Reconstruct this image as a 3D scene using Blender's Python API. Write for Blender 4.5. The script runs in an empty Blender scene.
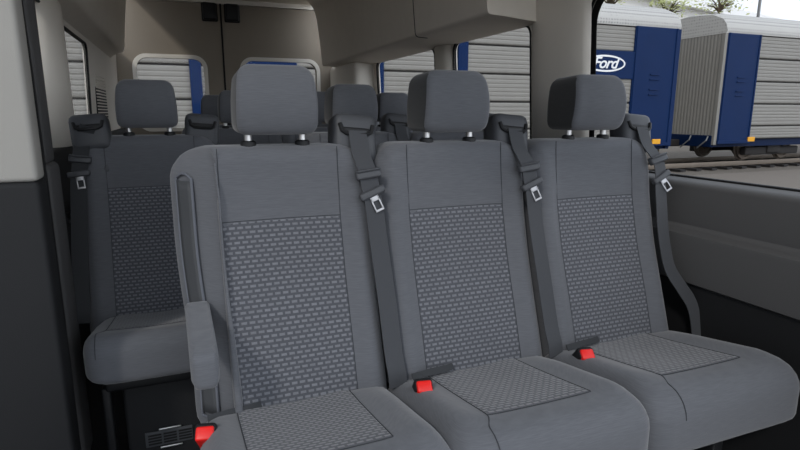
import bpy, bmesh, math, random
from mathutils import Vector, Matrix
from mathutils.geometry import tessellate_polygon
random.seed(7)
PI = math.pi
sc = bpy.context.scene
COL = sc.collection
EYE = 1.08            # eye height over the van floor; +y runs to the back of the van

# ------------------------------------------------------------------ materials
def srgb(r, g, b):
    f = lambda c: (c/255/12.92) if c/255 <= .04045 else ((c/255+.055)/1.055)**2.4
    return (f(r), f(g), f(b), 1)

def mat(name, col, rough=.6, metal=0, noise=0, nscale=40, bump=0, bscale=200, spec=.3, sheen=0):
    m = bpy.data.materials.new(name); m.use_nodes = True
    nt = m.node_tree; b = nt.nodes['Principled BSDF']
    b.inputs['Base Color'].default_value = col
    b.inputs['Roughness'].default_value = rough
    b.inputs['Metallic'].default_value = metal
    b.inputs['Specular IOR Level'].default_value = spec
    if sheen:
        b.inputs['Sheen Weight'].default_value = sheen
        b.inputs['Sheen Roughness'].default_value = .5
    tc = nt.nodes.new('ShaderNodeTexCoord')
    if noise:
        n = nt.nodes.new('ShaderNodeTexNoise'); n.inputs['Scale'].default_value = nscale; n.inputs['Detail'].default_value = 4
        nt.links.new(tc.outputs['Object'], n.inputs['Vector'])
        mx = nt.nodes.new('ShaderNodeMix'); mx.data_type = 'RGBA'
        mx.inputs['A'].default_value = tuple(c*(1-noise) for c in col[:3])+(1,)
        mx.inputs['B'].default_value = tuple(min(1, c*(1+noise)) for c in col[:3])+(1,)
        nt.links.new(n.outputs['Fac'], mx.inputs['Factor'])
        nt.links.new(mx.outputs['Result'], b.inputs['Base Color'])
    if bump:
        n2 = nt.nodes.new('ShaderNodeTexNoise'); n2.inputs['Scale'].default_value = bscale
        nt.links.new(tc.outputs['Object'], n2.inputs['Vector'])
        bp = nt.nodes.new('ShaderNodeBump'); bp.inputs['Strength'].default_value = bump; bp.inputs['Distance'].default_value = .002
        nt.links.new(n2.outputs['Fac'], bp.inputs['Height'])
        nt.links.new(bp.outputs['Normal'], b.inputs['Normal'])
    return m

def fabric_rib(name, c1, c2):
    """plain seat cloth: fine broken horizontal threads"""
    m = bpy.data.materials.new(name); m.use_nodes = True
    nt = m.node_tree; b = nt.nodes['Principled BSDF']; L = nt.links.new
    b.inputs['Roughness'].default_value = .85; b.inputs['Specular IOR Level'].default_value = .15
    b.inputs['Sheen Weight'].default_value = .25
    tc = nt.nodes.new('ShaderNodeTexCoord')
    mp = nt.nodes.new('ShaderNodeMapping'); mp.inputs['Scale'].default_value = (22, 22, 420)
    L(tc.outputs['Object'], mp.inputs['Vector'])
    n = nt.nodes.new('ShaderNodeTexNoise'); n.inputs['Scale'].default_value = 1.6; n.inputs['Detail'].default_value = 2
    L(mp.outputs['Vector'], n.inputs['Vector'])
    r = nt.nodes.new('ShaderNodeValToRGB'); r.color_ramp.elements[0].position = .35; r.color_ramp.elements[1].position = .68
    r.color_ramp.elements[0].color = c1; r.color_ramp.elements[1].color = c2
    L(n.outputs['Fac'], r.inputs['Fac']); L(r.outputs['Color'], b.inputs['Base Color'])
    bp = nt.nodes.new('ShaderNodeBump'); bp.inputs['Strength'].default_value = .25; bp.inputs['Distance'].default_value = .001
    L(n.outputs['Fac'], bp.inputs['Height']); L(bp.outputs['Normal'], b.inputs['Normal'])
    return m

def fabric_dash(name, base, dash):
    """woven insert: rows of short dashes, every other row shifted by half (uv in metres)"""
    m = bpy.data.materials.new(name); m.use_nodes = True
    nt = m.node_tree; b = nt.nodes['Principled BSDF']; L = nt.links.new
    b.inputs['Roughness'].default_value = .85; b.inputs['Specular IOR Level'].default_value = .15
    b.inputs['Sheen Weight'].default_value = .25
    tc = nt.nodes.new('ShaderNodeTexCoord')
    br = nt.nodes.new('ShaderNodeTexBrick'); br.offset = .5; br.squash = 1
    br.inputs['Scale'].default_value = 1
    br.inputs['Brick Width'].default_value = .0182; br.inputs['Row Height'].default_value = .0110
    br.inputs['Mortar Size'].default_value = .0038; br.inputs['Mortar Smooth'].default_value = .55
    br.inputs['Color1'].default_value = dash
    br.inputs['Color2'].default_value = tuple(c*.86 for c in dash[:3])+(1,)
    br.inputs['Mortar'].default_value = base
    L(tc.outputs['UV'], br.inputs['Vector'])
    n = nt.nodes.new('ShaderNodeTexNoise'); n.inputs['Scale'].default_value = 420; n.inputs['Detail'].default_value = 2
    L(tc.outputs['UV'], n.inputs['Vector'])
    mx = nt.nodes.new('ShaderNodeMix'); mx.data_type = 'RGBA'; mx.blend_type = 'MULTIPLY'; mx.inputs['Factor'].default_value = .35
    L(br.outputs['Color'], mx.inputs['A']); L(n.outputs['Fac'], mx.inputs['B'])
    L(mx.outputs['Result'], b.inputs['Base Color'])
    bp = nt.nodes.new('ShaderNodeBump'); bp.invert = True; bp.inputs['Strength'].default_value = .5; bp.inputs['Distance'].default_value = .002
    L(br.outputs['Fac'], bp.inputs['Height']); L(bp.outputs['Normal'], b.inputs['Normal'])
    return m

def glass(name, tint=.93):
    m = bpy.data.materials.new(name); m.use_nodes = True
    nt = m.node_tree; nt.nodes.clear(); L = nt.links.new
    o = nt.nodes.new('ShaderNodeOutputMaterial'); t = nt.nodes.new('ShaderNodeBsdfTransparent')
    t.inputs['Color'].default_value = (tint, tint*1.0, tint, 1)
    g = nt.nodes.new('ShaderNodeBsdfGlossy'); g.inputs['Roughness'].default_value = .02
    lw_ = nt.nodes.new('ShaderNodeLayerWeight'); pw = nt.nodes.new('ShaderNodeMath'); pw.operation = 'POWER'; pw.inputs[1].default_value = 5
    L(lw_.outputs['Facing'], pw.inputs[0]); f = nt.nodes.new('ShaderNodeMath'); f.operation = 'MULTIPLY_ADD'; f.inputs[1].default_value = .15; f.inputs[2].default_value = .003
    L(pw.outputs[0], f.inputs[0])
    mx = nt.nodes.new('ShaderNodeMixShader')
    L(f.outputs[0], mx.inputs['Fac']); L(t.outputs['BSDF'], mx.inputs[1]); L(g.outputs['BSDF'], mx.inputs[2]); L(mx.outputs['Shader'], o.inputs['Surface'])
    return m

M = dict(
    cloth=fabric_rib('plain_seat_cloth', srgb(87, 89, 94), srgb(94, 96, 101)),
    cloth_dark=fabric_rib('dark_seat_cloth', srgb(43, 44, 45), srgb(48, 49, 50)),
    dash=fabric_dash('dashed_seat_cloth', srgb(82, 84, 90), srgb(122, 124, 130)),
    seam=mat('seam_thread', srgb(58, 60, 64), .9),
    piping=mat('piping_cloth', srgb(92, 95, 102), .9),
    shell=mat('grey_seat_plastic', srgb(64, 66, 69), .55, bump=.15, bscale=300),
    housing=mat('belt_cover_plastic', srgb(70, 72, 76), .5, bump=.1, bscale=300),
    black=mat('black_plastic', srgb(26, 27, 29), .5, bump=.1, bscale=300),
    web=mat('belt_webbing', srgb(61, 63, 67), .8, noise=.12, nscale=500, sheen=.2),
    webdark=mat('dark_belt_webbing', srgb(52, 54, 57), .8, noise=.12, nscale=500),
    chrome=mat('chrome', (.6, .6, .6, 1), .32, 1),
    steel=mat('brushed_steel', (.38, .38, .39, 1), .45, 1),
    red=mat('red_plastic', srgb(225, 30, 25), .4, spec=.5),
    trimgrey=mat('pale_grey_trim', srgb(158, 156, 151), .75, noise=.04, nscale=8, bump=.15, bscale=350),
    trim=mat('beige_trim', srgb(226, 221, 212), .75, noise=.04, nscale=8, bump=.15, bscale=350),
    headliner=mat('headliner', srgb(226, 219, 208), .9, noise=.05, nscale=12, bump=.2, bscale=500),
    doortrim=mat('rear_door_trim', srgb(142, 133, 121), .8, noise=.04, nscale=10, bump=.15, bscale=350),
    wallgrey=mat('dark_grey_wall_plastic', srgb(84, 84, 85), .65, bump=.2, bscale=350),
    walldark=mat('charcoal_wall_plastic', srgb(27, 28, 30), .7, bump=.2, bscale=350),
    floor=mat('black_floor_mat', srgb(24, 25, 27), .75, noise=.15, nscale=60, bump=.3, bscale=250),
    rubber=mat('black_rubber', srgb(14, 14, 15), .6),
    glass=glass('window_glass'),
    silver=mat('silver_wagon_panel', srgb(130, 128, 123), .55, 0, noise=.08, nscale=3, spec=.4),
    roofm=mat('wagon_roof', srgb(205, 204, 200), .7, noise=.06, nscale=6),
    blue=mat('blue_wagon_paint', srgb(7, 36, 78), .6, noise=.1, nscale=2, spec=.12),
    bluedark=mat('dark_blue_wagon_paint', srgb(3, 26, 60), .6, spec=.12),
    under=mat('wagon_underframe', srgb(44, 42, 42), .8),
    white=mat('white_paint', srgb(235, 236, 238), .5),
    amber=mat('amber_reflector', srgb(225, 160, 30), .4),
    rail=mat('rail_steel', srgb(120, 110, 100), .5, .5),
    ballast=mat('ballast', srgb(108, 102, 95), .95, noise=.35, nscale=18, bump=.8, bscale=30),
    asphalt=mat('asphalt', srgb(120, 113, 106), .9, noise=.1, nscale=6, bump=.3, bscale=80),
    bark=mat('bark', srgb(92, 80, 66), .9),
    leaf=mat('leaf', srgb(178, 184, 128), .7, noise=.25, nscale=3),
    shed=mat('shed_cladding', srgb(214, 212, 208), .7, noise=.04, nscale=2),
    shedroof=mat('shed_roof', srgb(236, 236, 236), .6, noise=.03, nscale=2),
    pole=mat('galvanised_pole', srgb(130, 132, 134), .5, .4),
)
# perforated wagon roof: fine dots
def perforate():
    m = M['roofm']; nt = m.node_tree; b = nt.nodes['Principled BSDF']; L = nt.links.new
    tc = nt.nodes.new('ShaderNodeTexCoord'); v = nt.nodes.new('ShaderNodeTexVoronoi'); v.inputs['Scale'].default_value = 11; v.inputs['Randomness'].default_value = .1
    L(tc.outputs['Object'], v.inputs['Vector'])
    r = nt.nodes.new('ShaderNodeValToRGB'); r.color_ramp.elements[0].position = .28; r.color_ramp.elements[1].position = .42
    r.color_ramp.elements[0].color = srgb(142, 142, 141); r.color_ramp.elements[1].color = srgb(182, 181, 178)
    L(v.outputs['Distance'], r.inputs['Fac']); L(r.outputs['Color'], b.inputs['Base Color'])
perforate()

# ------------------------------------------------------------------ object helpers
def link(name, verts, faces, m, parent=None, smooth=True, uvs=None, mats=None, fmat=None, angle=None):
    me = bpy.data.meshes.new(name); me.from_pydata([tuple(v) for v in verts], [], faces); me.update()
    o = bpy.data.objects.new(name, me); COL.objects.link(o)
    for mm in (mats or [m]): me.materials.append(mm)
    if fmat:
        for p, k in zip(me.polygons, fmat): p.material_index = k
    if smooth: me.polygons.foreach_set('use_smooth', [True]*len(me.polygons))
    if uvs:
        ul = me.uv_layers.new(name='UVMap')
        for lp in me.loops: ul.data[lp.index].uv = uvs[lp.vertex_index]
    bm = bmesh.new(); bm.from_mesh(me); bmesh.ops.recalc_face_normals(bm, faces=bm.faces)
    if angle:
        for e in bm.edges:
            if len(e.link_faces) == 2 and e.calc_face_angle(0) > math.radians(angle): e.smooth = False
    bm.to_mesh(me); bm.free()
    if parent: o.parent = parent
    return o

class MB:
    """collects shapes into one mesh"""
    def __init__(s): s.v = []; s.f = []
    def add(s, v, f):
        n = len(s.v); s.v += [tuple(p) for p in v]; s.f += [tuple(i+n for i in q) for q in f]; return s
    def box(s, x0, x1, y0, y1, z0, z1, bev=0, M4=None):
        bm = bmesh.new(); bmesh.ops.create_cube(bm, size=1)
        for v in bm.verts: v.co = Vector((x0+(v.co.x+.5)*(x1-x0), y0+(v.co.y+.5)*(y1-y0), z0+(v.co.z+.5)*(z1-z0)))
        if bev: bmesh.ops.bevel(bm, geom=list(bm.edges), offset=bev, segments=3, profile=.5, affect='EDGES')
        if M4: bmesh.ops.transform(bm, matrix=M4, verts=bm.verts)
        bm.verts.index_update()
        s.add([v.co for v in bm.verts], [[v.index for v in f.verts] for f in bm.faces]); bm.free(); return s
    def tube(s, pts, r, n=8, closed=False, cap=True):
        pts = [Vector(p) for p in pts]; N = len(pts); vs = []; fs = []
        up = Vector((0, 0, 1)); prev = None
        for i, p in enumerate(pts):
            a = pts[(i-1) % N] if (closed or i > 0) else p; b = pts[(i+1) % N] if (closed or i < N-1) else p
            t = (b-a).normalized()
            if prev is None:
                u = t.cross(up if abs(t.z) < .9 else Vector((1, 0, 0))).normalized()
            else:
                u = (prev - t*prev.dot(t)).normalized()
            prev = u; w = t.cross(u); rr = r[i] if isinstance(r, (list, tuple)) else r
            for k in range(n):
                a_ = 2*PI*k/n; vs.append(p+(u*math.cos(a_)+w*math.sin(a_))*rr)
        for i in range(N if closed else N-1):
            j = (i+1) % N
            for k in range(n): fs.append((i*n+k, i*n+(k+1) % n, j*n+(k+1) % n, j*n+k))
        if cap and not closed: fs.append(tuple(range(n))[::-1]); fs.append(tuple((N-1)*n+k for k in range(n)))
        return s.add(vs, fs)
    def ribbon(s, pts, wdir, w, t):
        """flat band along pts; wdir = width direction (one or per point)"""
        pts = [Vector(p) for p in pts]; N = len(pts); vs = []; fs = []
        for i, p in enumerate(pts):
            a = pts[max(0, i-1)]; b = pts[min(N-1, i+1)]; tg = (b-a).normalized()
            d = Vector(wdir[i] if isinstance(wdir, list) else wdir); d = (d-tg*d.dot(tg)).normalized(); nn = tg.cross(d)
            ww = w[i] if isinstance(w, list) else w
            vs += [p-d*ww/2-nn*t/2, p+d*ww/2-nn*t/2, p+d*ww/2+nn*t/2, p-d*ww/2+nn*t/2]
        for i in range(N-1):
            for k in range(4): fs.append((i*4+k, i*4+(k+1) % 4, i*4+4+(k+1) % 4, i*4+4+k))
        fs += [(3, 2, 1, 0), tuple((N-1)*4+k for k in range(4))]
        return s.add(vs, fs)
    def lathe_x(s, prof, cx, cy, cz, n=24):
        vs = []; fs = []; m = len(prof)
        for k in range(n):
            a = 2*PI*k/n
            for (r, y) in prof: vs.append((cx+r*math.cos(a), cy+y, cz+r*math.sin(a)))
        for k in range(n):
            for i in range(m-1): fs.append((k*m+i, k*m+i+1, ((k+1) % n)*m+i+1, ((k+1) % n)*m+i))
        return s.add(vs, fs)
    def build(s, name, m, parent=None, smooth=True, angle=35):
        return link(name, s.v, s.f, m, parent, smooth, angle=angle)

def smoothpath(pts, n=6):
    P = [Vector(p) for p in pts]; out = []
    for i in range(len(P)-1):
        p0 = P[max(0, i-1)]; p1 = P[i]; p2 = P[i+1]; p3 = P[min(len(P)-1, i+2)]
        for k in range(n):
            t = k/n
            out.append(.5*((2*p1)+(p2-p0)*t+(2*p0-5*p1+4*p2-p3)*t*t+(3*p1-p0-3*p2+p3)*t**3))
    out.append(P[-1]); return out

def empty(name, loc, label=None, cat=None, group=None, kind=None):
    o = bpy.data.objects.new(name, None); COL.objects.link(o); o.location = loc; o.empty_display_size = .1
    tag(o, label, cat, group, kind); return o
def tag(o, label=None, cat=None, group=None, kind=None):
    if label: o['label'] = label
    if cat: o['category'] = cat
    if group: o['group'] = group
    if kind: o['kind'] = kind
    return o
def kids(o): return [c for c in bpy.data.objects if c.parent == o]
def copy_tree(o, parent=None):
    c = o.copy(); COL.objects.link(c)
    if parent: c.parent = parent
    for ch in kids(o): copy_tree(ch, c)
    return c

def lerp_table(tab, z):
    if z <= tab[0][0]: return tab[0][1]
    for (a, va), (b, vb) in zip(tab, tab[1:]):
        if z <= b:
            t = (z-a)/(b-a); return va+(vb-va)*t
    return tab[-1][1]
def sstep(a, b, x):
    t = max(0, min(1, (x-a)/(b-a))); return t*t*(3-2*t)

def pillow(w, h, t, Rt, Rb, r, rb, nx, nz, warp, fm=None):
    """upholstered pad in x (width), z (height), y (thickness, front = -y)"""
    a, b = w/2, h/2
    def dens(n): return [math.copysign(1-(1-abs(q))**2.0, q) for q in [(-1+2*i/n) for i in range(n+1)]]
    S, T = dens(nx), dens(nz)
    def pos(s, tt, front):
        m = max(abs(s), abs(tt))
        if m < 1e-9: x = z = 0; d = min(a, b)
        else:
            bx, bz = a*s/m, b*tt/m; R = Rt if bz > 0 else Rb
            cx = max(-(a-R), min(a-R, bx)); cz = max(-(b-R), min(b-R, bz)); dx, dz = bx-cx, bz-cz
            if abs(dx) > 1e-9 and abs(dz) > 1e-9:
                l = math.hypot(dx, dz); bx, bz = cx+dx/l*R, cz+dz/l*R
            x, z = bx*m, bz*m; d = (1-m)*(a if abs(s) >= abs(tt) else b)
        q = r if front else rb
        roll = q-math.sqrt(max(0, q*q-(q-d)**2)) if d < q else 0
        y = -t/2+roll if front else t/2-roll
        return warp(x, y, z)
    V = []; F = []; MI = []
    for front in (True, False):
        for j in T:
            for i in S: V.append(pos(i, j, front))
    n1 = (nx+1)*(nz+1)
    def id_(i, j, f): return (0 if f else n1)+j*(nx+1)+i
    for j in range(nz):
        for i in range(nx):
            F.append((id_(i, j, 1), id_(i+1, j, 1), id_(i+1, j+1, 1), id_(i, j+1, 1))); MI.append(0)
            F.append((id_(i, j, 0), id_(i, j+1, 0), id_(i+1, j+1, 0), id_(i+1, j, 0))); MI.append(1)
    ring = [(i, 0) for i in range(nx)]+[(nx, j) for j in range(nz)]+[(i, nz) for i in range(nx, 0, -1)]+[(0, j) for j in range(nz, 0, -1)]
    for k in range(len(ring)):
        p, q = ring[k], ring[(k+1) % len(ring)]
        F.append((id_(*p, 1), id_(*p, 0), id_(*q, 0), id_(*q, 1))); MI.append(1)
    return V, F, MI

# ------------------------------------------------------------------ seats
# bench frame: x across, y = depth (0 at the crease between cushion and back), z over the floor
LEAN = [(.36, -.02), (.42, -.005), (.50, .022), (.60, .056), (.70, .088), (.83, .120), (.92, .132), (1.01, .137), (1.1, .139)]
def back_y(x, z):
    """front face of the backrest"""
    ax = abs(x)
    bol = -.020*math.exp(-((ax-.180)/.032)**2)*sstep(1.0, .88, z)          # side bolster stands proud
    dish = .006*math.exp(-(ax/.09)**2)*sstep(.42, .5, z)*sstep(.98, .8, z)
    lumbar = -.012*math.exp(-((z-.56)/.09)**2)*math.exp(-(ax/.12)**2)
    return lerp_table(LEAN, z)+bol+dish+lumbar
Z0, Z1 = .355, 1.004
def cush_z(x, y, off=-.012):
    """top face of the cushion"""
    t = (-y)                                     # 0 at crease, .36 at the front
    base = lerp_table([(-.1, .43), (0, .432), (.1, .446), (.2, .464), (.30, .483), (.345, .484), (.40, .474)], t)
    ax = abs(x-off)
    bol = .012*math.exp(-((ax-.185)/.04)**2)*sstep(.0, .12, t)*sstep(.36, .28, t)
    return base+bol-.006*math.exp(-((ax)/.09)**2)*sstep(.40, .1, t)

def seat_place(root, c, hi, left_end=False, right_end=False, belt='right', straps=True, buckle=True, side_inset=False, belt_path=None, wl=.250, wr=.226, Yf=-.395):
    nx, nz = (26, 34) if hi else (16, 20)
    hb = (Z1-Z0)/2
    def bw(x, y, z):
        zz = z+Z0+hb; f = (y+.055)/.11
        ex = 0
        if left_end and x < -.12: ex = sstep(-.137, -.215, x)*((.067-.105*f)*(1 if side_inset else .3))+.018*sstep(.80, .45, zz)*sstep(-.160, -.218, x)
        if right_end and x > .12: ex = .012*sstep(.12, .215, x)*f
        return (c+x+ex, back_y(x, zz)+(y+.055)*1.15, zz)
    V, F, MI = pillow(.444, Z1-Z0, .11, .075, .03, .032, .03, nx, nz, bw)
    back = link('backrest', V, F, M['cloth'], root)
    # woven insert on the backrest
    iw, z_a, z_b = .138, .425, .832
    n, m_ = (18, 30) if hi else (8, 12)
    vs, fs, uv = [], [], []
    for j in range(m_+1):
        z = z_a+(z_b-z_a)*j/m_
        for i in range(n+1):
            x = -iw+2*iw*i/n
            e = min(iw-abs(x), z_b-z, .008)/.008
            vs.append((c+x, back_y(x, z)-.0006-.0022*max(0, e), z)); uv.append((x+.5, z))
    for j in range(m_):
        for i in range(n): q = j*(n+1)+i; fs.append((q, q+1, q+n+2, q+n+1))
    link('woven_insert', vs, fs, M['dash'], back, uvs=uv)
    # sewn seams
    sm = MB()
    for sx in (-1, 1): sm.tube([(c+sx*.139, back_y(.139, z)-.0006, z) for z in [.43+.57*k/30 for k in range(31)]], .0011, 6)
    sm.tube([(c+x, back_y(x, .834)-.0006, .834) for x in [-.139+.278*k/14 for k in range(15)]], .0011, 6)
    sm.build('seam', M['seam'], back)
    if side_inset:
        # outer side of the end seat: plastic panel let into the cloth, with piping round it
        def sp(u, z):   # u 0 front .. 1 back on the slanted flank
            f = .36+.37*u; return (c-.218+.067-.105*f-.0050+.018*sstep(.80, .45, z), back_y(-.2, z)+.1265*f, z)
        def loop(u0, u1, za, zb):
            pts = [sp(u0, za+(zb-za)*k/16) for k in range(17)]
            pts += [sp(u0+(u1-u0)*k/6, zb+.012*math.sin(PI*k/6)) for k in range(1, 6)]
            pts += [sp(u1, zb-(zb-za)*k/16) for k in range(17)]
            return pts
        vs, fs = [], []
        for j in range(25):
            z = .41+.515*j/24
            for i in range(5): 
                p = sp(.10+.75*i/4, z); vs.append((p[0]-.002, p[1], p[2]))
        for j in range(24):
            for i in range(4): q = j*5+i; fs.append((q, q+1, q+6, q+5))
        sd = link('side_panel', vs, fs, M['shell'], back)
        mod = sd.modifiers.new('thick', 'SOLIDIFY'); mod.thickness = .004
        MB().tube(loop(.06, .90, .40, .93), .0035, 8, closed=True).build('piping', M['piping'], sd)
    # headrest
    def hw(x, y, z):
        k = 1-.07*sstep(-.02, .075, z)
        f = (y+.06)/.12
        yy = y+.018*(z/.075)**2*(1-f) - .006*math.exp(-(x/.06)**2)*(1-f)+.10*0
        return (c+x*k, .112+.072+yy*1.05+.02*(z+.075), 1.108+z-.006*f*sstep(0, .07, z))
    nhx, nhz = (18, 14) if hi else (12, 10)
    V, F, MI = pillow(.188, .158, .140, .034, .024, .015, .02, nhx, nhz, hw)
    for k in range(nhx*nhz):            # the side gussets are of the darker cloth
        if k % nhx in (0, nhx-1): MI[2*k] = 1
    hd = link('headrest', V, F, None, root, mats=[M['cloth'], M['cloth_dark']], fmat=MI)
    for sx in (-1, 1):
        p = MB().tube([(c+sx*.064, .178, .985), (c+sx*.064, .178, 1.05)], .0092, 14)
        po = p.build('post', M['chrome'], hd); po['label'] = 'chrome headrest post'
        MB().tube([(c+sx*.064, .178, .992), (c+sx*.064, .178, 1.012), (c+sx*.064, .178, 1.015)], [.019, .018, .013], 16).build('collar', M['black'], hd)
    # cushion
    w = wl+wr; cx = (wr-wl)/2
    Yb = .03; D = Yb-Yf; y_a = Yf+.095
    def cw(x, y, z):      # pillow z -> depth, pillow y(front=-) -> up
        xx = x+cx; yy = Yf+D/2+z; top = cush_z(xx, yy)
        return (c+xx, yy, top-.14*(y+.06)/.12*1.0)
    V, F, MI = pillow(w, D, .12, .03, .05, .048, .02, 24 if hi else 14, 22 if hi else 12, lambda x, y, z: cw(x, y, z))
    cu = link('cushion', V, F, M['cloth'], root)
    vs, fs, uv = [], [], []; iw = .128; off = -.012; y_b = .0
    for j in range(m_//2+1):
        y = y_a+(y_b-y_a)*j/(m_//2)
        for i in range(n+1):
            x = -iw+2*iw*i/n+off; e = min(iw-abs(x-off), y-y_a, .008)/.008
            vs.append((c+x, y, cush_z(x, y)+.0006+.0022*max(0, e))); uv.append((x+.5, y))
    for j in range(m_//2):
        for i in range(n): q = j*(n+1)+i; fs.append((q, q+1, q+n+2, q+n+1))
    link('woven_insert', vs, fs, M['dash'], cu, uvs=uv)
    sm = MB()
    for sx in (-1, 1):
        X = off+sx*.129
        path = [(c+X, y, cush_z(X, y)+.0006) for y in [-.01+(y_a+.01)*k/14 for k in range(15)]]
        if sx > 0:
            sm.tube(path, .0011, 6); continue
        path += [(c+X+sx*.02*sstep(0, 1, k/5), y_a-.047*k/5, cush_z(X, y_a-.047*k/5)+.0006) for k in range(1, 6)]
        xe = X+sx*.02; zt = cush_z(xe, y_a-.047)
        path += [(c+xe, y_a-.047-.048*math.sin(a), lerp_table([(0, zt), (1, zt-.006)], math.sin(a))-.056*(1-math.cos(a))-.0) for a in (.3, .6, .9, 1.2, 1.5)]
        sm.tube(path, .0011, 6)
    sm.tube([(c+off+x, y_a-.001, cush_z(off+x, y_a)+.0006) for x in [-.129+.258*k/12 for k in range(13)]], .0011, 6)
    sm.build('seam', M['seam'], cu)
    # shoulder belt
    def housing(sx, dy=0):
        bx = c+((.172 if belt == 'both' else .200) if sx > 0 else -.178)
        T = Matrix.Translation((bx, .208+dy, 1.03)) @ Matrix.Rotation(sx*math.radians(5), 4, 'Y') @ Matrix.Rotation(math.radians(-14), 4, 'X')
        h = MB().box(-.058, .058, -.038, .044, -.080, .042, .022, T)
        h.box(-.042, .042, -.02, .03, -.16, -.06, .015, T)
        ho = h.build('belt_cover', M['housing'], root)
        MB().box(-.036, .036, -.040, -.030, -.014, .004, .004, T).build('slot', M['black'], ho)
        lp = MB(); 
        lp.tube([(T @ Vector(p)) for p in [(-.043, -.037, .012), (-.038, -.041, -.006), (-.028, -.042, -.012), (0, -.043, -.013), (.028, -.042, -.012), (.038, -.041, -.006), (.043, -.037, .012)]], .0055, 8)
        lp.build('slot_guide', M['black'], ho)
        return T
    if belt == 'cover':
        housing(1); belt_sides = []
    elif belt == 'both':
        housing(1); belt_sides = [-1]
    else: belt_sides = [1 if belt == 'right' else -1]
    for sx in belt_sides:
        T = housing(sx, -.03 if sx < 0 else 0)
        if not straps: continue
        wm = M['webdark'] if sx < 0 else M['web']
        base = T @ Vector((0, -.046, -.006))
        if belt_path: pts = [base]+belt_path
        else: pts = [base, (c+sx*.200, .138, .985), (c+sx*.204, .100, .942), (c+sx*.210, .092, .90), (c+sx*.216, .085, .86), (c+sx*.222, .070, .77), (c+sx*.228, .030, .63), (c+sx*.230, -.008, .51), (c+sx*.232, -.028, .462), (c+sx*.234, -.03, .43)]
        pts = smoothpath(pts, 5)
        st = MB().ribbon(pts, (1, 0.1*sx, 0), .047, .0026).build('seat_belt', wm, root, angle=30)
        k1 = min(range(len(pts)), key=lambda i: abs(pts[i].z-.937)); p = pts[k1]
        tg = (pts[k1+1]-pts[k1-1]).normalized(); ang = math.atan2(-tg.y, -tg.z)
        roll = math.atan2(tg.x, -tg.z)
        K = Matrix.Translation(p) @ Matrix.Rotation(-roll, 4, 'Y') @ Matrix.Rotation(-ang, 4, 'X')
        MB().box(-.032, .032, -.010, .008, -.012, .012, .005, K).box(-.031, .031, -.016, -.008, .004, .010, .003, K).build('belt_keeper', M['housing'], st)
        k2 = min(range(len(pts)), key=lambda i: abs(pts[i].z-.885)); p = pts[k2]
        K2 = Matrix.Translation(p) @ Matrix.Rotation(-roll-.25, 4, 'Y') @ Matrix.Rotation(-ang*.7, 4, 'X')
        tn = MB().box(-.033, .033, -.012, .006, -.008, .010, .005, K2).build('tongue', M['housing'], st)
        pl = MB()
        pl.box(-.0115, -.0075, -.005, -.003, -.044, -.006, .0008, K2).box(.0075, .0115, -.005, -.003, -.044, -.006, .0008, K2)
        pl.box(-.0115, .0115, -.005, -.003, -.047, -.041, .0008, K2).box(-.0115, .0115, -.005, -.003, -.020, -.006, .0008, K2)
        po = pl.build('latch_plate', M['steel'], tn); po['label'] = 'steel latch plate'
    if buckle:
        make_buckle(root, c-.194, -.100, .456)

def make_buckle(root, bx, by, bz):
    T = Matrix.Translation((bx, by, bz)) @ Matrix.Rotation(math.radians(-12), 4, 'Z') @ Matrix.Rotation(math.radians(42), 4, 'X') @ Matrix.Scale(1.22, 4)
    b = MB().box(-.0175, .0175, -.0135, .013, -.052, .018, .006, T).build('buckle', M['black'], root)
    MB().box(-.0145, .0145, -.0170, .006, -.034, .022, .004, T).build('release_button', M['red'], b)['label'] = 'red release button'
    MB().ribbon([T @ Vector((0, 0, -.04)), T @ Vector((0, .02, -.075)), T @ Vector((.01, .06, -.10))], (1, 0, 0), .04, .003).ribbon([(bx+.005, by+.072, bz-.010), (bx+.05, by+.070, bz-.004), (bx+.10, by+.074, bz-.004), (bx+.12, by+.080, bz-.004)], (0, .7, 1), .017, .002).build('buckle_strap', M['webdark'], b)

def bench_frame(root, x0, x1, legs):
    b = MB()
    b.box(x0+.03, x1-.03, -.34, .02, .29, .325, .008); b.box(x0+.05, x1-.05, .04, .09, .31, .40, .01)
    b.build('seat_frame', M['black'], root)
    for lx in legs:
        l = MB().box(lx-.02, lx+.02, -.30, .08, .0, .025, .006)
        l.box(lx-.018, lx+.018, -.05, .02, .02, .30, .006).box(lx-.018, lx+.018, -.30, -.24, .02, .30, .006)
        l.build('leg', M['black'], root)

CS = (.215, .676, 1.137)
RB = [(1.340, .138, .985), (1.354, .105, .94), (1.360, .095, .90), (1.358, .088, .86), (1.356, .075, .80), (1.352, .055, .72), (1.362, .03, .62), (1.400, .012, .555), (1.437, .0, .50), (1.452, -.01, .44), (1.456, -.02, .36), (1.456, -.02, .28)]
front = empty('bench_seat', (0, 1.17, 0), 'grey cloth three-seat bench in front, with an armrest and red belt buckles', 'bench seat', 'passenger bench seats')
seat_place(front, CS[0], True, left_end=True, side_inset=True, buckle=False, wl=.222)
seat_place(front, CS[1], True, buckle='in')
seat_place(front, CS[2], True, right_end=True, belt_path=RB, buckle='in', wr=.244)
make_buckle(front, .008, -.085, .440)
bench_frame(front, -.01, 1.38, (.10, .66, 1.22))
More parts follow.
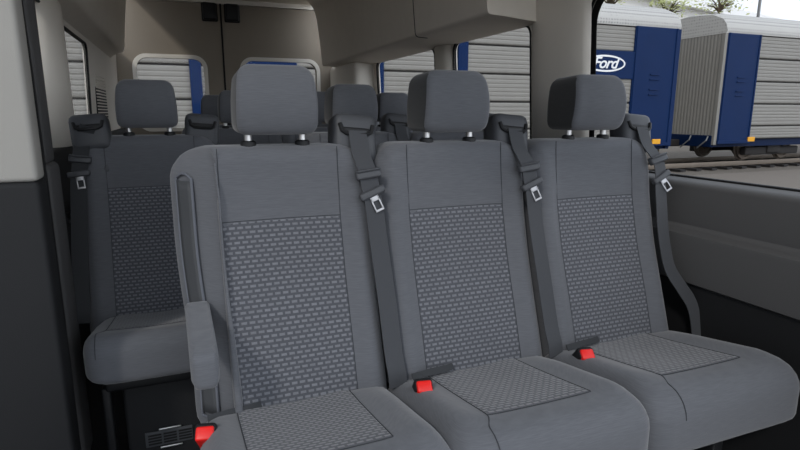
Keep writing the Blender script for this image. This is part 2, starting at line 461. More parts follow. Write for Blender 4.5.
# armrest on the aisle side
def arm_warp(x, y, z):      # pillow: x width, z length (z+ = back), y thickness (front=-y = up)
    L_ = .25
    yy = .10-L_/2+z
    t = (z+L_/2)/L_         # 0 at the front end, 1 at the back
    top = .642+.022*t-.010*(1-t)**6
    th = .058+.014*(1-t)
    return (.010+x+.004*(1-t), yy-.012*(y+.03)/.06*(1-t)*0, top-(y+.03)/.06*th)
V, F, MI = pillow(.052, .25, .06, .012, .018, .011, .015, 12, 20, arm_warp)
ar = link('armrest', V, F, M['cloth'], front)
MB().box(-.008, .026, .06, .12, .60, .65, .012).build('armrest_hinge', M['shell'], ar)

# third-row single seat by the side wall
single = empty('passenger_seat', (0, 1.915, 0), 'grey single seat by the left wall, across the aisle behind the bench', 'seat')
seat_place(single, -.092, True, belt='both', buckle=False, wl=.196, wr=.22, Yf=-.335)
b = MB().box(-.25, .08, -.26, .03, .29, .325, .008); b.box(-.24, .04, .04, .09, .31, .40, .01); b.build('seat_frame', M['black'], single)
bx = MB().box(-.215, .075, -.20, .03, .0, .30, .012).build('seat_base', M['walldark'], single)
# vent in the base under the seat
vt = MB(); vz = (.062, .112); vx = (-.165, -.028); vy = -.203
vt.box(vx[0], vx[1], vy-.003, vy+.001, vz[0], vz[1], .001)
vo = vt.build('heater_vent', M['shell'], bx)
g = MB()
for i in range(3):
    for j in range(4):
        x0 = vx[0]+.008+i*.044; z0 = vz[0]+.007+j*.0095
        g.box(x0, x0+.038, vy-.0045, vy-.002, z0, z0+.005)
g.build('vent_slot', M['rubber'], vo)
for za in (vz[1]+.002, vz[0]-.010):
    MB().box(-.125, -.060, vy-.006, vy, za, za+.006, .002).build('clip', M['chrome'], vo)['label'] = 'bright metal clip'
lg = MB()
lg.box(-.262, -.238, -.25, -.21, 0, .30, .006)
lg.build('leg', M['black'], single)

# third-row double seat on the window side
double = empty('bench_seat', (0, 1.953, 0), 'grey two-seat bench directly behind the front bench, one headrest showing', 'bench seat', 'passenger bench seats')
seat_place(double, .640, False, left_end=True, buckle=False)
seat_place(double, 1.101, False, buckle=False, wr=.22)
bench_frame(double, .42, 1.32, (.52, 1.2))
# three-seat benches farther back
third = empty('bench_seat', (0, 2.736, 0), 'grey three-seat bench second from the rear doors', 'bench seat', 'passenger bench seats')
for c in (.285, .70, 1.11): seat_place(third, c, False, buckle=False, straps=False)
bench_frame(third, .02, 1.32, (.12, 1.2))
last = copy_tree(third); last.location = (-.05, 3.52, 0)
last['label'] = 'grey three-seat bench last before the rear doors'

# ------------------------------------------------------------------ van shell
YF, YR = .15, 5.2       # shell from the open front to the rear doors
def rrect(y0, y1, z0, z1, R, n=7):
    pts = []
    for (cy, cz, a0) in ((y1-R, z1-R, 0), (y0+R, z1-R, 90), (y0+R, z0+R, 180), (y1-R, z0+R, 270)):
        for k in range(n+1):
            a = math.radians(a0+90*k/n); pts.append((cy+R*math.cos(a), cz+R*math.sin(a)))
    return pts
def holed_panel(name, outer, holes, to3d, thick, m, parent=None):
    """plate with holes; to3d(u, v, d) gives the point at depth d (0 or thick)"""
    loops = [outer]+holes
    tri = tessellate_polygon([[Vector((u, v, 0)) for u, v in l] for l in loops])
    flat = [p for l in loops for p in l]; N = len(flat)
    V = [to3d(u, v, 0) for u, v in flat]+[to3d(u, v, thick) for u, v in flat]
    F = [tuple(t) for t in tri]+[tuple(i+N for i in t[::-1]) for t in tri]
    o = 0
    for l in loops:
        n = len(l)
        for k in range(n): a, b_ = o+k, o+(k+1) % n; F.append((a, b_, b_+N, a+N))
        o += n
    return link(name, V, F, m, parent, smooth=False)
def profile(name, prof, y0, y1, m, parent=None, thick=.03, outx=1, n=24):
    """extrude an (x, z) polyline along y, thickened outward in x by outx"""
    V, F = [], []; k = len(prof)
    for j in range(n+1):
        y = y0+(y1-y0)*j/n
        V += [(x, y, z) for x, z in prof]+[(x+outx*thick, y, z) for x, z in prof]
    s = 2*k
    for j in range(n):
        for i in range(k-1):
            a = j*s+i; F.append((a, a+1, a+1+s, a+s)); b_ = a+k; F.append((b_, b_+s, b_+1+s, b_+1))
        for i in (0, k-1): a = j*s+i; F.append((a, a+s, a+s+k, a+k))
    for j in (0, n):
        for i in range(k-1): a = j*s+i; F.append((a, a+k, a+k+1, a+1))
    return link(name, V, F, m, parent, angle=30)
def arc(p0, p1, p2, n=6):
    out = []
    for i in range(n+1):
        t = i/n; out.append(((1-t)**2*p0[0]+2*t*(1-t)*p1[0]+t*t*p2[0], (1-t)**2*p0[1]+2*t*(1-t)*p1[1]+t*t*p2[1]))
    return out

fl = MB().box(-.62, 1.60, YF, YR+.1, -.06, 0).build('floor', M['floor'], smooth=False); tag(fl, 'black rubber floor of the van', 'floor', kind='structure')
ce = MB().box(-.30, 1.22, YF, YR, 2.03, 2.07).build('ceiling', M['headliner'], smooth=False); tag(ce, 'beige headliner of the van', 'ceiling', kind='structure')

# right wall: upper plate with three windows
RX = lambda z: 1.535-.035*(z-.87)/.6
rw_holes = [(YF+.02, 1.81, .872, 1.53, .11), (2.19, 2.95, .872, 1.468, .05), (3.20, 4.28, .872, 1.468, .05)]
rw = holed_panel('wall_right', [(YF, .80), (YR, .80), (YR, 1.64), (YF, 1.64)], [rrect(*h) for h in rw_holes], lambda u, v, d: (RX(v)+d, u, v), .025, M['trim'])
tag(rw, 'beige trimmed side wall with three windows, on the right', 'wall', kind='structure')
def van_window(n, h, label, xf, parent=None, frit=.02, sgn=1):
    y0, y1, z0, z1, R = h
    w = empty('window_%d' % n, (xf((z0+z1)/2)+sgn*.014, (y0+y1)/2, z0)); tag(w, label, 'window', kind='structure')
    loc = w.location
    e = .03
    pts = rrect(y0-e, y1+e, z0-e, z1+e, R+.02)
    def P(u, v, d): return (xf(v)+sgn*(.014+d)-loc.x, u-loc.y, v-loc.z)
    V = [P(u, v, 0) for u, v in pts]+[P(u, v, .004) for u, v in pts]; N = len(pts)
    F = [tuple(range(N)), tuple(range(N, 2*N))[::-1]]+[(k, (k+1) % N, N+(k+1) % N, N+k) for k in range(N)]
    link('glass_pane', V, F, M['glass'], w, smooth=False)
    MB().tube([P(u, v, -.013) for u, v in rrect(y0, y1, z0, z1, R)], .006, 8, closed=True).build('seal', M['rubber'], w)
    if frit:
        fr = holed_panel('dark_border', pts, [rrect(y0+frit, y1-frit, z0+.004, z1-frit*.4, R)], lambda u, v, d: P(u, v, -.004+d), .002, M['rubber'], w)
    return w
van_window(1, rw_holes[0], 'large side window nearest, showing the blue wagon ends', RX, frit=.035)
van_window(2, rw_holes[1], 'middle side window behind the bench, right wall', RX, frit=.012)
van_window(3, rw_holes[2], 'farthest side window on the right wall', RX, frit=.012)
# pillar covers between the windows
def pillar(name, y0, y1, label, xo=0, z0=.88, z1=1.47):
    p = MB(); R_ = []
    n = 12; V = []; F = []
    for j in range(2):
        z = (z0, z1)[j]
        for i in range(n+1):
            t = i/n; y = y0+(y1-y0)*t; b_ = .030*(1-abs(2*t-1)**4)
            V.append((RX(z)-.002-b_+xo, y, z))
    for i in range(n): F.append((i, i+1, n+2+i, n+1+i))
    o = link(name, V, F, M['trim']); md = o.modifiers.new('thick', 'SOLIDIFY'); md.thickness = .004
    tag(o, label, 'pillar cover', kind='structure'); return o
pillar('trim_1', 1.79, 2.17, 'wide beige pillar cover between the first two right windows', z1=1.62)
pillar('trim_2', 2.97, 3.18, 'slim beige pillar cover between the last two right windows')
# D pillar swelling at the rear corner
dp = MB().box(1.34, 1.53, 4.36, 5.16, .86, 1.50, .05).build('trim_3', M['trim']); tag(dp, 'beige rear corner pillar on the right', 'pillar cover', kind='structure')
# overhead duct on the right
pr = [(1.50, 1.462)]+[(1.30, 1.478)]+arc((1.245, 1.481), (1.230, 1.483), (1.227, 1.50), 3)+[(1.21, 1.70)]+arc((1.19, 1.86), (1.17, 2.0), (1.08, 2.03))
d1 = profile('trim_4', pr, 2.11, 4.95, M['headliner'], thick=.02, outx=.6); tag(d1, 'beige overhead air duct along the right roof edge', 'duct', kind='structure')
link('end_cap', [(x, 2.112, z) for x, z in pr]+[(1.5, 2.112, 2.03)], [tuple(range(len(pr)+1))], M['headliner'], d1, smooth=False).modifiers.new('thick', 'SOLIDIFY').thickness = .005
cv = profile('trim_13', [(1.515, 1.60)]+arc((1.49, 1.63), (1.44, 1.95), (1.18, 2.032), 8), YF, 2.12, M['headliner'], thick=.03, outx=1); tag(cv, 'beige roof edge above the nearest right window', 'roof trim', kind='structure')
for yy in (2.86,):
    MB().tube([(x-.0015, yy, z-.0015) for x, z in pr[1:]], .002, 6).build('joint', M['walldark'], d1)
# right wall below the windows
sill = profile('trim_5', [(1.54, .872)]+arc((1.48, .870), (1.452, .868), (1.452, .852))+[(1.462, .745)]+arc((1.464, .735), (1.462, .724), (1.440, .719))+[(1.428, .712), (1.427, .700), (1.452, .556), (1.466, .548)], YF, YR, M['wallgrey'], thick=.05)
tag(sill, 'grey plastic side panel with a ledge below the right windows', 'side panel', kind='structure')
lowr = profile('baseboard_right', [(1.466, .549), (1.475, .35), (1.48, 0)], YF, YR, M['walldark'], thick=.05); tag(lowr, 'charcoal lower side panel by the right end of the bench', 'side panel', kind='structure')

# left wall: rear part with windows
LXo = -.45
LX = lambda z: LXo+.02*(z-.87)/.6
lw_holes = [(1.96, 2.53, .90, 1.47, .06), (2.78, 3.53, .90, 1.445, .04)]
lw = holed_panel('wall_left', [(1.50, .86), (YR, .86), (YR, 1.60), (1.50, 1.60)], [rrect(*h) for h in lw_holes], lambda u, v, d: (LX(v)-d, u, v), .02, M['trim'])
tag(lw, 'beige trimmed side wall with two narrow-looking windows, on the left', 'wall', kind='structure')
van_window(4, lw_holes[0], 'sliver of side window beside the dark door pillar, left wall', LX, frit=.012, sgn=-1)
van_window(5, lw_holes[1], 'side window behind the pale pillar, left wall', LX, frit=.012, sgn=-1)
pc_ = [(-.462, 2.395), (-.44, 2.405), (-.418, 2.425), (-.402, 2.46), (-.393, 2.52), (-.392, 2.58), (-.40, 2.68), (-.425, 2.74), (-.45, 2.76)]
N = len(pc_); V = [(x, y, z) for z in (.95, 1.2, 1.50) for x, y in pc_]
lp = link('trim_6', V, [(k*N+i, k*N+i+1, k*N+N+i+1, k*N+N+i) for k in range(2) for i in range(N-1)], M['trim'], angle=60)
md = lp.modifiers.new('thick', 'SOLIDIFY'); md.thickness = .004
tag(lp, 'pale rounded pillar cover between the two left windows', 'pillar cover', kind='structure')
bl = profile('baseboard_left', [(-.455, .95)]+arc((-.42, .95), (-.405, .945), (-.405, .92))+[(-.42, .5), (-.43, 0)], 1.5, YR, M['walldark'], thick=.05, outx=-1); tag(bl, 'charcoal lower side panel on the left behind the sliding door', 'side panel', kind='structure')
# left overhead duct
pl_ = [(-.45, 1.462)]+[(-.40, 1.50)]+arc((-.36, 1.515), (-.335, 1.52), (-.328, 1.56))+[(-.31, 1.72)]+arc((-.29, 1.88), (-.27, 2.0), (-.18, 2.03))
d2 = profile('trim_7', pl_, 1.46, 4.75, M['headliner'], thick=.02, outx=-.6); tag(d2, 'beige overhead air duct along the left roof edge', 'duct', kind='structure')
# rear quarter with air extractor grille
gr = MB(); 
for k in range(16): gr.box(LXo+.004, LXo+.022, 3.80, 4.28, 1.02+k*.0185, 1.028+k*.0185)
go = empty('air_vent', (LXo+.02, 4.04, 1.0), 'slatted air vent grille on the pale rear left corner trim', 'vent')
bk = MB().box(LXo+.002, LXo+.012, 3.77, 4.31, 1.0, 1.33, .004)
for o_ in (bk.build('backing', M['walldark']), gr.build('grille', M['trim'])):
    o_.data.transform(Matrix.Translation(-go.location)); o_.parent = go

# pillar panel facing the viewer at the left edge of the door opening
dr = empty('trim_12', (-.52, 1.5, 0)); tag(dr, 'pale door pillar panel with a black lower half, at the left edge', 'pillar panel', kind='structure')
def dpart(name, mb, m): 
    o = mb.build(name, m); o.data.transform(Matrix.Translation(-dr.location)); o.parent = dr; return o
dpart('upper_trim', MB().box(-.75, -.305, 1.46, 1.54, .925, 1.60, .012), M['trimgrey'])
dpart('lower_panel', MB().box(-.75, -.302, 1.452, 1.54, .0, .925, .012), M['walldark'])
dpart('edge_seal', MB().tube([(-.322, 1.55, .06), (-.318, 1.55, .5), (-.317, 1.55, .9), (-.319, 1.55, 1.2), (-.325, 1.55, 1.55)], .014, 10), M['rubber'])
jam = MB().box(-.45, -.350, 1.80, 1.93, .93, 1.58, .02)
jam.box(-.45, -.338, 1.76, 1.92, .0, .94, .02)
jo = jam.build('trim_8', M['wallgrey']); tag(jo, 'dark door pillar with rubber seal, behind the sliding door', 'pillar', kind='structure')
# bent bar standing in for the lit window ledge on the left wall
gh = empty('ledge_stand_in', (-.40, 2.27, .73), 'small grey bar standing in for the lit window ledge low on the left wall, half behind the single seat', 'ledge')
h1 = MB().tube(smoothpath([(-.005, .02, -.03), (.03, .0, -.005), (.045, .06, .0), (.045, .14, .0), (.03, .20, -.005), (-.005, .19, -.03)], 5), .012, 10).build('ledge_bar', M['housing'], gh)
MB().box(-.01, .004, .0, .04, -.05, -.01, .004).build('ledge_block', M['housing'], gh)
# step well edge
stp = MB().box(-.60, -.30, .25, 1.44, -.02, .03, .01).build('trim_9', M['black'], smooth=True); tag(stp, 'black step edge at the foot of the sliding door', 'step', kind='structure')

# ------------------------------------------------------------------ rear doors
MIDX = .412
def rear_door(n, x0, x1, hole, label, hinge_x):
    d = empty('door_%d' % n, ((x0+x1)/2, YR, .02)); tag(d, label, 'door', kind='structure')
    L0 = d.location.copy()
    def put(o): o.data.transform(Matrix.Translation(-L0)); return o
    hx0, hx1, hz0, hz1 = hole
    sk = lambda u, v, q: (u, YR+q-.03*math.sin(PI*min(1, max(0, (v-.02)/2))), v)
    put(holed_panel('door_panel', [(x0, .03), (x1, .03), (x1, 1.0), (x1, 1.985), (x0, 1.985), (x0, 1.0)], [rrect(hx0, hx1, hz0, hz1, .085)], lambda u, v, q: (u, YR+q, v), .06, M['doortrim'], d))
    rim = holed_panel('window_surround', rrect(hx0-.03, hx1+.03, hz0-.03, hz1+.03, .11), [rrect(hx0+.002, hx1-.002, hz0+.002, hz1-.002, .084)], lambda u, v, q: (u, YR-.012+q, v), .014, M['trim'], d); put(rim)
    gp = rrect(hx0-.01, hx1+.01, hz0-.01, hz1+.01, .09); N = len(gp)
    V = [(u, YR+.05, v) for u, v in gp]+[(u, YR+.054, v) for u, v in gp]
    put(link('glass_pane', V, [tuple(range(N)), tuple(range(N, 2*N))[::-1]]+[(k, (k+1) % N, N+(k+1) % N, N+k) for k in range(N)], M['glass'], d, smooth=False))
    la = MB().box(hinge_x-.055, hinge_x+.055, YR-.05, YR, 1.85, 1.99, .015); put(la.build('latch_cover', M['black'], d))
    lb = MB().box(hinge_x-.065, hinge_x+.065, YR-.02, YR-.002, 1.84, 1.99, .01); put(lb.build('latch_surround', M['walldark'], d))
    return d
rear_door(1, -.44, MIDX-.008, (-.285, .245, .95, 1.53), 'left rear door with a rounded window and black top latch', MIDX-.092)
rear_door(2, MIDX+.008, 1.40, (.575, 1.235, .95, 1.53), 'right rear door with a rounded window and black top latch', MIDX+.092)
for nn, xa, xb, lab in ((1, -.62, -.44, 'rear corner strip left of the rear doors'), (2, 1.40, 1.60, 'rear corner strip right of the rear doors')):
    o = MB().box(xa, xb, YR-.0, YR+.06, 0, 2.03).build('wall_rear_%s' % ('left' if nn == 1 else 'right'), M['doortrim'], smooth=False); tag(o, lab, 'wall', kind='structure')
o = MB().box(-.62, 1.6, YR, YR+.06, 1.992, 2.07).build('trim_10', M['trim'], smooth=False); tag(o, 'pale header above the rear doors', 'trim', kind='structure')
o = MB().box(MIDX-.007, MIDX+.007, YR-.004, YR+.05, .03, 1.99).build('trim_11', M['rubber'], smooth=False); tag(o, 'black seal in the gap between the rear doors', 'seal', kind='structure')

# ------------------------------------------------------------------ outside
GZ = -.65
g_ = MB().box(-60, 90, -30, 11.3, GZ-.2, GZ).build('ground', M['asphalt'], smooth=False); tag(g_, 'grey asphalt yard outside the van', 'ground', kind='structure')
g_ = MB().box(-60, 90, 11.3, 80, GZ-.2, GZ-.02).build('ground_ballast', M['ballast'], smooth=False); tag(g_, 'brown gravel track bed under the wagons', 'track bed', kind='structure')
tr = empty('railway_track', (10, 13.3, GZ), 'railway track with rusty rails under the wagons', 'track')
for yy in (-.75, .75):
    MB().box(-60, 70, yy-.035, yy+.035, .05, .20, .01).build('rail', M['rail'], tr)
sl = MB()
for k in range(-75, 100): sl.box(k*.65-.11, k*.65+.11, -1.2, 1.2, .0, .06)
s_ = sl.build('sleepers', M['under'], tr, smooth=False); s_['kind'] = 'stuff'

ZR = [3.33, 2.665, 2.0, 1.335, .67, .27]
WY, WD = 12.0, 2.6
def slat_panel(x0, x1, zb, zt, y, name, parent, loc, m):
    prof = []; n = max(2, int(round((zt-zb)/.105))); V = []; F = []
    gap = .031
    h = (zt-zb-2*gap)/n
    pts = [(y+.03, zb+gap*.55)]
    for k in range(n):
        z = zb+gap+k*h
        pts += [(y, z), (y-.009, z+h*.25), (y-.009, z+h*.72), (y, z+h*.97)]
    pts += [(y+.03, zt-gap*.55)]
    for x in (x0, x1): V += [(x-loc.x, q[0]-loc.y, q[1]-loc.z) for q in pts]
    N = len(pts)
    for i in range(N-1): F.append((i, i+1, N+i+1, N+i))
    return link(name, V, F, m, parent, smooth=False)
def wagon(x0, x1, label, bays, posts, blues, reflectors, bogies):
    w = empty('railway_wagon', ((x0+x1)/2, WY+WD/2, GZ+.2), label, 'railway wagon', 'car-carrying wagons')
    L0 = w.location.copy()
    def put(mb, name, m, p=w, smooth=False, angle=35):
        o = mb.build(name, m, p, smooth, angle); o.data.transform(Matrix.Translation(-L0)); return o
    put(MB().box(x0+.05, x1-.05, WY+.04, WY+WD-.04, .27, 3.34), 'body', M['under'])
    put(MB().box(x0+.02, x1-.02, WY+.1, WY+WD-.1, .05, .28), 'underframe', M['bluedark'])
    # rounded perforated roof
    pr = [(WY-.03, 3.33), (WY-.05, 3.42), (WY+.02, 3.62), (WY+.14, 3.78), (WY+.5, 3.95), (WY+WD/2, 4.02), (WY+WD-.5, 3.95), (WY+WD-.14, 3.78), (WY+WD-.02, 3.62), (WY+WD+.05, 3.42), (WY+WD+.03, 3.33)]
    V = []; F = []; N = len(pr)
    xs = [x0-.02, x0+.06, x0+.22, x1-.22, x1-.06, x1+.02]; sh = [.45, .85, 1, 1, .85, .45]
    for x, s in zip(xs, sh):
        for (y, z) in pr: V.append((x-L0.x, y-L0.y+(0 if 1 else 0), 3.33+(z-3.33)*(.86+.14*s)-L0.z))
    for j in range(len(xs)-1):
        for i in range(N-1): F.append((j*N+i, j*N+i+1, j*N+N+i+1, j*N+N+i))
    F += [tuple(range(N)), tuple((len(xs)-1)*N+i for i in range(N))]
    for j in range(len(xs)-1): F.append((j*N, j*N+N, j*N+N+N-1, j*N+N-1))
    link('roof', V, F, M['roofm'], w, smooth=True, angle=40)
    # silver corrugated bays: four rows high
    for (a, b_) in bays:
        for zt, zb in zip(ZR, ZR[1:]):
            slat_panel(a, b_, zb, zt, WY, 'side_panel', w, L0, M['silver'])
    for (a, b_, zb, zt) in posts:
        put(MB().box(a, b_, WY-.07, WY+.02, zb, zt, .01), 'post', M['blue'])
    for (a, b_, zb, zt) in blues:
        o = put(MB().box(a, b_, WY-.05, WY+.02, zb, zt, .015), 'blue_panel', M['blue'])
        if zt-zb > 2:
            r = MB(); cxm = (a+b_)/2
            for k, zz in enumerate((1.55, 1.68, 1.95, 2.08)): r.box(cxm-.16, cxm+.16, WY-.075, WY-.04, zz, zz+.035, .005)
            for sx in (a+.06, b_-.06): r.box(sx-.03, sx+.03, WY-.07, WY-.04, zb, zt, .01)
            r.box(a, b_, WY-.08, WY-.04, zb, zb+.10, .01)
            put(r, 'rib', M['blue'], o)
    # corrugated end walls
    for xe, sg in ((x0, -1), (x1, 1)):
        V = []; F = []; n = 88
        for i in range(n+1):
            y = WY+.03+(WD-.06)*i/n; dx = .016*(1 if (i//2) % 2 else 0)
            V += [(xe+sg*dx-L0.x, y-L0.y, .40-L0.z), (xe+sg*dx-L0.x, y-L0.y, 3.34-L0.z)]
        for i in range(n): F.append((2*i, 2*i+2, 2*i+3, 2*i+1))
        link('end_wall', V, F, M['silver'], w, smooth=False)
        put(MB().box(xe-.06, xe+.06, WY-.03, WY+.08, .12, 3.33, .01), 'corner_post', M['blue'] if sg > 0 else M['silver'])
        put(MB().box(xe+sg*.0-.08, xe+.08, WY+.05, WY+WD-.05, .05, .40, .02), 'end_beam', M['bluedark'])
        hr = MB()
        for yy in (WY+.15, WY+.75): hr.tube([(xe+sg*.10, yy, .38), (xe+sg*.16, yy, .25), (xe+sg*.16, yy+.25, .05), (xe+sg*.10, yy+.35, .0)], .022, 6)
        put(hr, 'grab_iron', M['pole'], smooth=True)
        put(MB().box(min(xe, xe+sg*.55), max(xe, xe+sg*.55), WY+WD/2-.12, WY+WD/2+.12, .02, .24, .04), 'coupler', M['under'], smooth=True)
    for xr in reflectors:
        put(MB().box(xr-.15, xr+.15, WY-.085, WY-.045, .20, .34, .012), 'reflector', M['amber'])['label'] = 'amber square reflector'
    for xb in bogies:
        bo = put(MB().box(xb-1.25, xb+1.25, WY+.25, WY+.45, -.25, .0, .04).box(xb-1.25, xb+1.25, WY+WD-.45, WY+WD-.25, -.25, .0, .04).box(xb-.3, xb+.3, WY+.2, WY+WD-.2, -.2, .08, .04), 'bogie', M['under'], smooth=True)
        for dx in (-.9, .9):
            for yy in (WY+.52, WY+WD-.60):
                put(MB().lathe_x([(0, 0), (.10, -.04), (.12, 0), (.28, .02), (.30, -.01), (.37, 0), (.37, .08), (.41, .09), (.41, .12), (0, .12)], xb+dx, yy, -.04), 'wheel', M['rail'], bo, smooth=True)
    return w
w1 = wagon(-11.0, 13.1, 'silver and blue railway wagon behind the van, carrying a white oval emblem', [(-9.5, .29), (.51, 4.16), (4.36, 6.22), (6.48, 9.2), (9.2, 11.52)],
      [(.29, .51, .27, 3.33), (4.16, 4.36, .27, 3.33), (6.22, 6.48, .27, 3.33)],
      [(11.52, 13.05, .15, 3.34), (9.75, 11.53, 1.96, 2.68), (1.38, 2.42, 1.36, 2.12), (-10.95, -9.5, .15, 3.34)], (12.55, -10.5), (9.3, -7.5))
# the oval emblem with its script lettering
LW = w1.location
ex, ez = 10.56, 2.345; EW, EH = .67, .215
def ell(a, b_, y, n=56): return [(ex+a*math.cos(2*PI*k/n)-LW.x, y-LW.y, ez+b_*math.sin(2*PI*k/n)-LW.z) for k in range(n)]
pa, pb = ell(EW, EH, WY-.058), ell(EW-.045, EH-.045, WY-.058); n = len(pa)
pc, pd = ell(EW, EH, WY-.05), ell(EW-.045, EH-.045, WY-.05)
link('emblem_ring', pa+pb+pc+pd, [(k, (k+1) % n, n+(k+1) % n, n+k) for k in range(n)]+[(k, (k+1) % n, 2*n+(k+1) % n, 2*n+k) for k in range(n)]+[(n+k, n+(k+1) % n, 3*n+(k+1) % n, 3*n+k) for k in range(n)], M['white'], w1, smooth=False)
cu = bpy.data.curves.new('emblem_letters', 'FONT'); cu.body = 'Ford'; cu.size = .40; cu.shear = .35; cu.extrude = .004; cu.offset = .006; cu.align_x = 'CENTER'; cu.align_y = 'CENTER'; cu.space_character = .92
to = bpy.data.objects.new('tmp_letters', cu); COL.objects.link(to)
bpy.context.view_layer.update()
dg = bpy.context.evaluated_depsgraph_get(); me = bpy.data.meshes.new_from_object(to.evaluated_get(dg)); bpy.data.objects.remove(to)
lt = bpy.data.objects.new('emblem_letters', me); COL.objects.link(lt); me.materials.clear(); me.materials.append(M['white'])
me.transform(Matrix.Diagonal((1.12, 1, 1, 1))); lt.rotation_euler = (PI/2, 0, 0); lt.location = (ex-.02-LW.x, WY-.062-LW.y, ez+.0-LW.z); lt.parent = w1
wagon(14.92, 39.0, 'silver and blue railway wagon at the right, beyond the coupling gap', [(16.38, 20.5), (20.75, 25), (25.25, 37.5)],
      [(20.5, 20.75, .27, 3.33), (25, 25.25, .27, 3.33)], [(14.97, 16.36, .15, 3.34), (37.5, 38.95, .15, 3.34)], (16.40, 38.4), (17.9, 35.5))
wagon(-36.9, -12.8, 'silver and blue railway wagon far off to the left, beyond the left windows', [(-35.4, -27), (-26.75, -20), (-19.75, -14.3)],
      [(-27, -26.75, .27, 3.33), (-20, -19.75, .27, 3.33)], [(-14.3, -12.85, .15, 3.34), (-36.85, -35.4, .15, 3.34)], (-13.3, -36.4), (-15.5, -33.5))

# white shed beyond the train
sh = empty('shed', (36, 36, GZ), 'white gabled shed rising behind the wagons', 'building')
def shed_mesh():
    V = [(-14, -6, 0), (30, -6, 0), (30, 10, 0), (-14, 10, 0), (-14, -6, 9.9), (30, -6, 6.2), (30, 10, 6.2), (-14, 10, 9.9)]
    return V, [(0, 1, 5, 4), (1, 2, 6, 5), (2, 3, 7, 6), (3, 0, 4, 7), (4, 5, 6, 7), (0, 3, 2, 1)]
V, F = shed_mesh(); link('walls', V, F, M['shed'], sh, smooth=False)
V = [(-14.4, -6.5, 9.75), (30.4, -6.5, 5.98), (30.4, 10.5, 5.98), (-14.4, 10.5, 9.75), (-14.4, -6.5, 10.25), (30.4, -6.5, 6.5), (30.4, 10.5, 6.5), (-14.4, 10.5, 10.25)]
link('roof', V, [(0, 1, 5, 4), (1, 2, 6, 5), (2, 3, 7, 6), (3, 0, 4, 7), (4, 5, 6, 7), (0, 3, 2, 1)], M['shedroof'], sh, smooth=False)
# lamp pole
pp = empty('lamp_pole', (26.9, 20, GZ), 'thin grey pole standing behind the right wagon', 'pole')
MB().tube([(0, 0, 0), (0, 0, 4), (0, 0, 11)], [.10, .08, .05], 10).build('mast', M['pole'], pp)
MB().box(-.5, .1, -.08, .08, 10.9, 11.05, .02).build('lamp_head', M['pole'], pp)

def tree(x, y, label, zc, R, n):
    t = empty('tree', (x, y, GZ), label, 'tree', 'trees behind the wagons')
    tr_ = MB(); tr_.tube([(0, 0, 0), (.06, .02, 2), (0, .05, zc-GZ)], [.16, .12, .04], 8)
    tips = []
    for k in range(16):
        a = random.uniform(0, 2*PI); e = random.uniform(-.3, 1.0); l = R*random.uniform(.5, 1)
        p = Vector((l*math.cos(a)*math.cos(e), l*math.sin(a)*math.cos(e), zc-GZ+l*math.sin(e)*.9)); tips.append(p)
        tr_.tube([(0, .04, zc-GZ-R*.6), p*.5+Vector((0, 0, (zc-GZ)*.5-R*.15)), p], [.04, .025, .01], 5)
    tr_.build('trunk', M['bark'], t)
    V = []; F = []
    for k in range(n):
        b0 = random.choice(tips); p = b0+Vector((random.gauss(0, .26), random.gauss(0, .26), random.gauss(0, .22)))
        d = Vector((random.gauss(0, 1), random.gauss(0, 1), random.gauss(0, 1))).normalized(); u = d.orthogonal().normalized(); s = random.uniform(.05, .10)
        w_ = d.cross(u)*.15
        i = len(V); V += [p-d*s, p+u*s*.5+w_*s, p+d*s, p-u*s*.5+w_*s]; F += [(i, i+1, i+2), (i, i+2, i+3)]
    link('foliage', V, F, M['leaf'], t, smooth=False)
tree(15.3, 17.2, 'pale leafy tree above the emblem wagon, left in the near side window', 5.35, .75, 520)
tree(18.5, 17.6, 'pale leafy tree rising over the gap between the wagons', 5.15, .65, 480)
tree(21.6, 17.8, 'pale leafy tree over the end of the right wagon', 5.6, .6, 420)

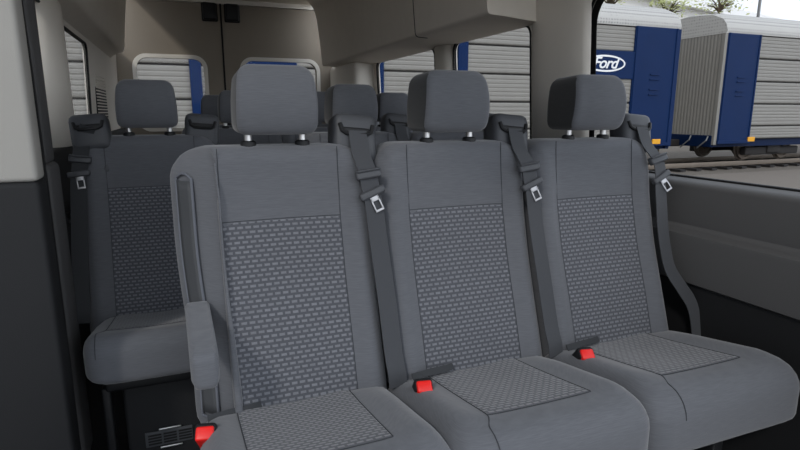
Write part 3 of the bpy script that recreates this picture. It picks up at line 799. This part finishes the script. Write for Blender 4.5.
# ------------------------------------------------------------------ light and camera
wld = bpy.data.worlds.new('sky'); sc.world = wld; wld.use_nodes = True
nt = wld.node_tree; L = nt.links.new; bg = nt.nodes['Background']
tc = nt.nodes.new('ShaderNodeTexCoord'); sp = nt.nodes.new('ShaderNodeSeparateXYZ'); L(tc.outputs['Generated'], sp.inputs['Vector'])
rp = nt.nodes.new('ShaderNodeValToRGB'); L(sp.outputs['Z'], rp.inputs['Fac'])
rp.color_ramp.elements[0].position = 0; rp.color_ramp.elements[0].color = srgb(214, 220, 228)
rp.color_ramp.elements[1].position = .55; rp.color_ramp.elements[1].color = srgb(186, 194, 205)
nz_ = nt.nodes.new('ShaderNodeTexNoise'); nz_.inputs['Scale'].default_value = 3.0; nz_.inputs['Detail'].default_value = 6
L(tc.outputs['Generated'], nz_.inputs['Vector'])
cr = nt.nodes.new('ShaderNodeValToRGB'); cr.color_ramp.elements[0].position = .52; cr.color_ramp.elements[1].position = .72
L(nz_.outputs['Fac'], cr.inputs['Fac'])
mx = nt.nodes.new('ShaderNodeMix'); mx.data_type = 'RGBA'; L(cr.outputs['Color'], mx.inputs['Factor']); L(rp.outputs['Color'], mx.inputs['A']); mx.inputs['B'].default_value = srgb(232, 234, 236)
L(mx.outputs['Result'], bg.inputs['Color'])
dt = nt.nodes.new('ShaderNodeVectorMath'); dt.operation = 'DOT_PRODUCT'; dt.inputs[1].default_value = (.74, -.62, .26)
L(tc.outputs['Generated'], dt.inputs[0])
mr = nt.nodes.new('ShaderNodeMapRange'); mr.inputs['From Min'].default_value = -.15; mr.inputs['From Max'].default_value = .95
mr.inputs['To Min'].default_value = 1.0; mr.inputs['To Max'].default_value = 4.2     # the sky is brighter over the front and window side of the van
L(dt.outputs['Value'], mr.inputs['Value']); L(mr.outputs['Result'], bg.inputs['Strength'])
sun = bpy.data.lights.new('sun', 'SUN'); sun.energy = 1.2; sun.angle = math.radians(6); sun.color = (1, .96, .9)
so = bpy.data.objects.new('sun', sun); COL.objects.link(so)
so.rotation_euler = Vector((.55, .60, -.60)).to_track_quat('-Z', 'Y').to_euler()
so.location = (3, -8, 8)

cam = bpy.data.cameras.new('camera'); co = bpy.data.objects.new('camera', cam); COL.objects.link(co)
cam.sensor_width = 36; cam.lens = 36*549.6/800; cam.clip_start = .02; cam.clip_end = 300
co.location = (0, 0, EYE)
co.rotation_euler = (PI/2-.202, 0, -.3785)
sc.camera = co
sc.view_settings.view_transform = 'Standard'; sc.view_settings.look = 'None'; sc.view_settings.gamma = 1
sc.view_settings.use_curve_mapping = False; sc.view_settings.exposure = -.2
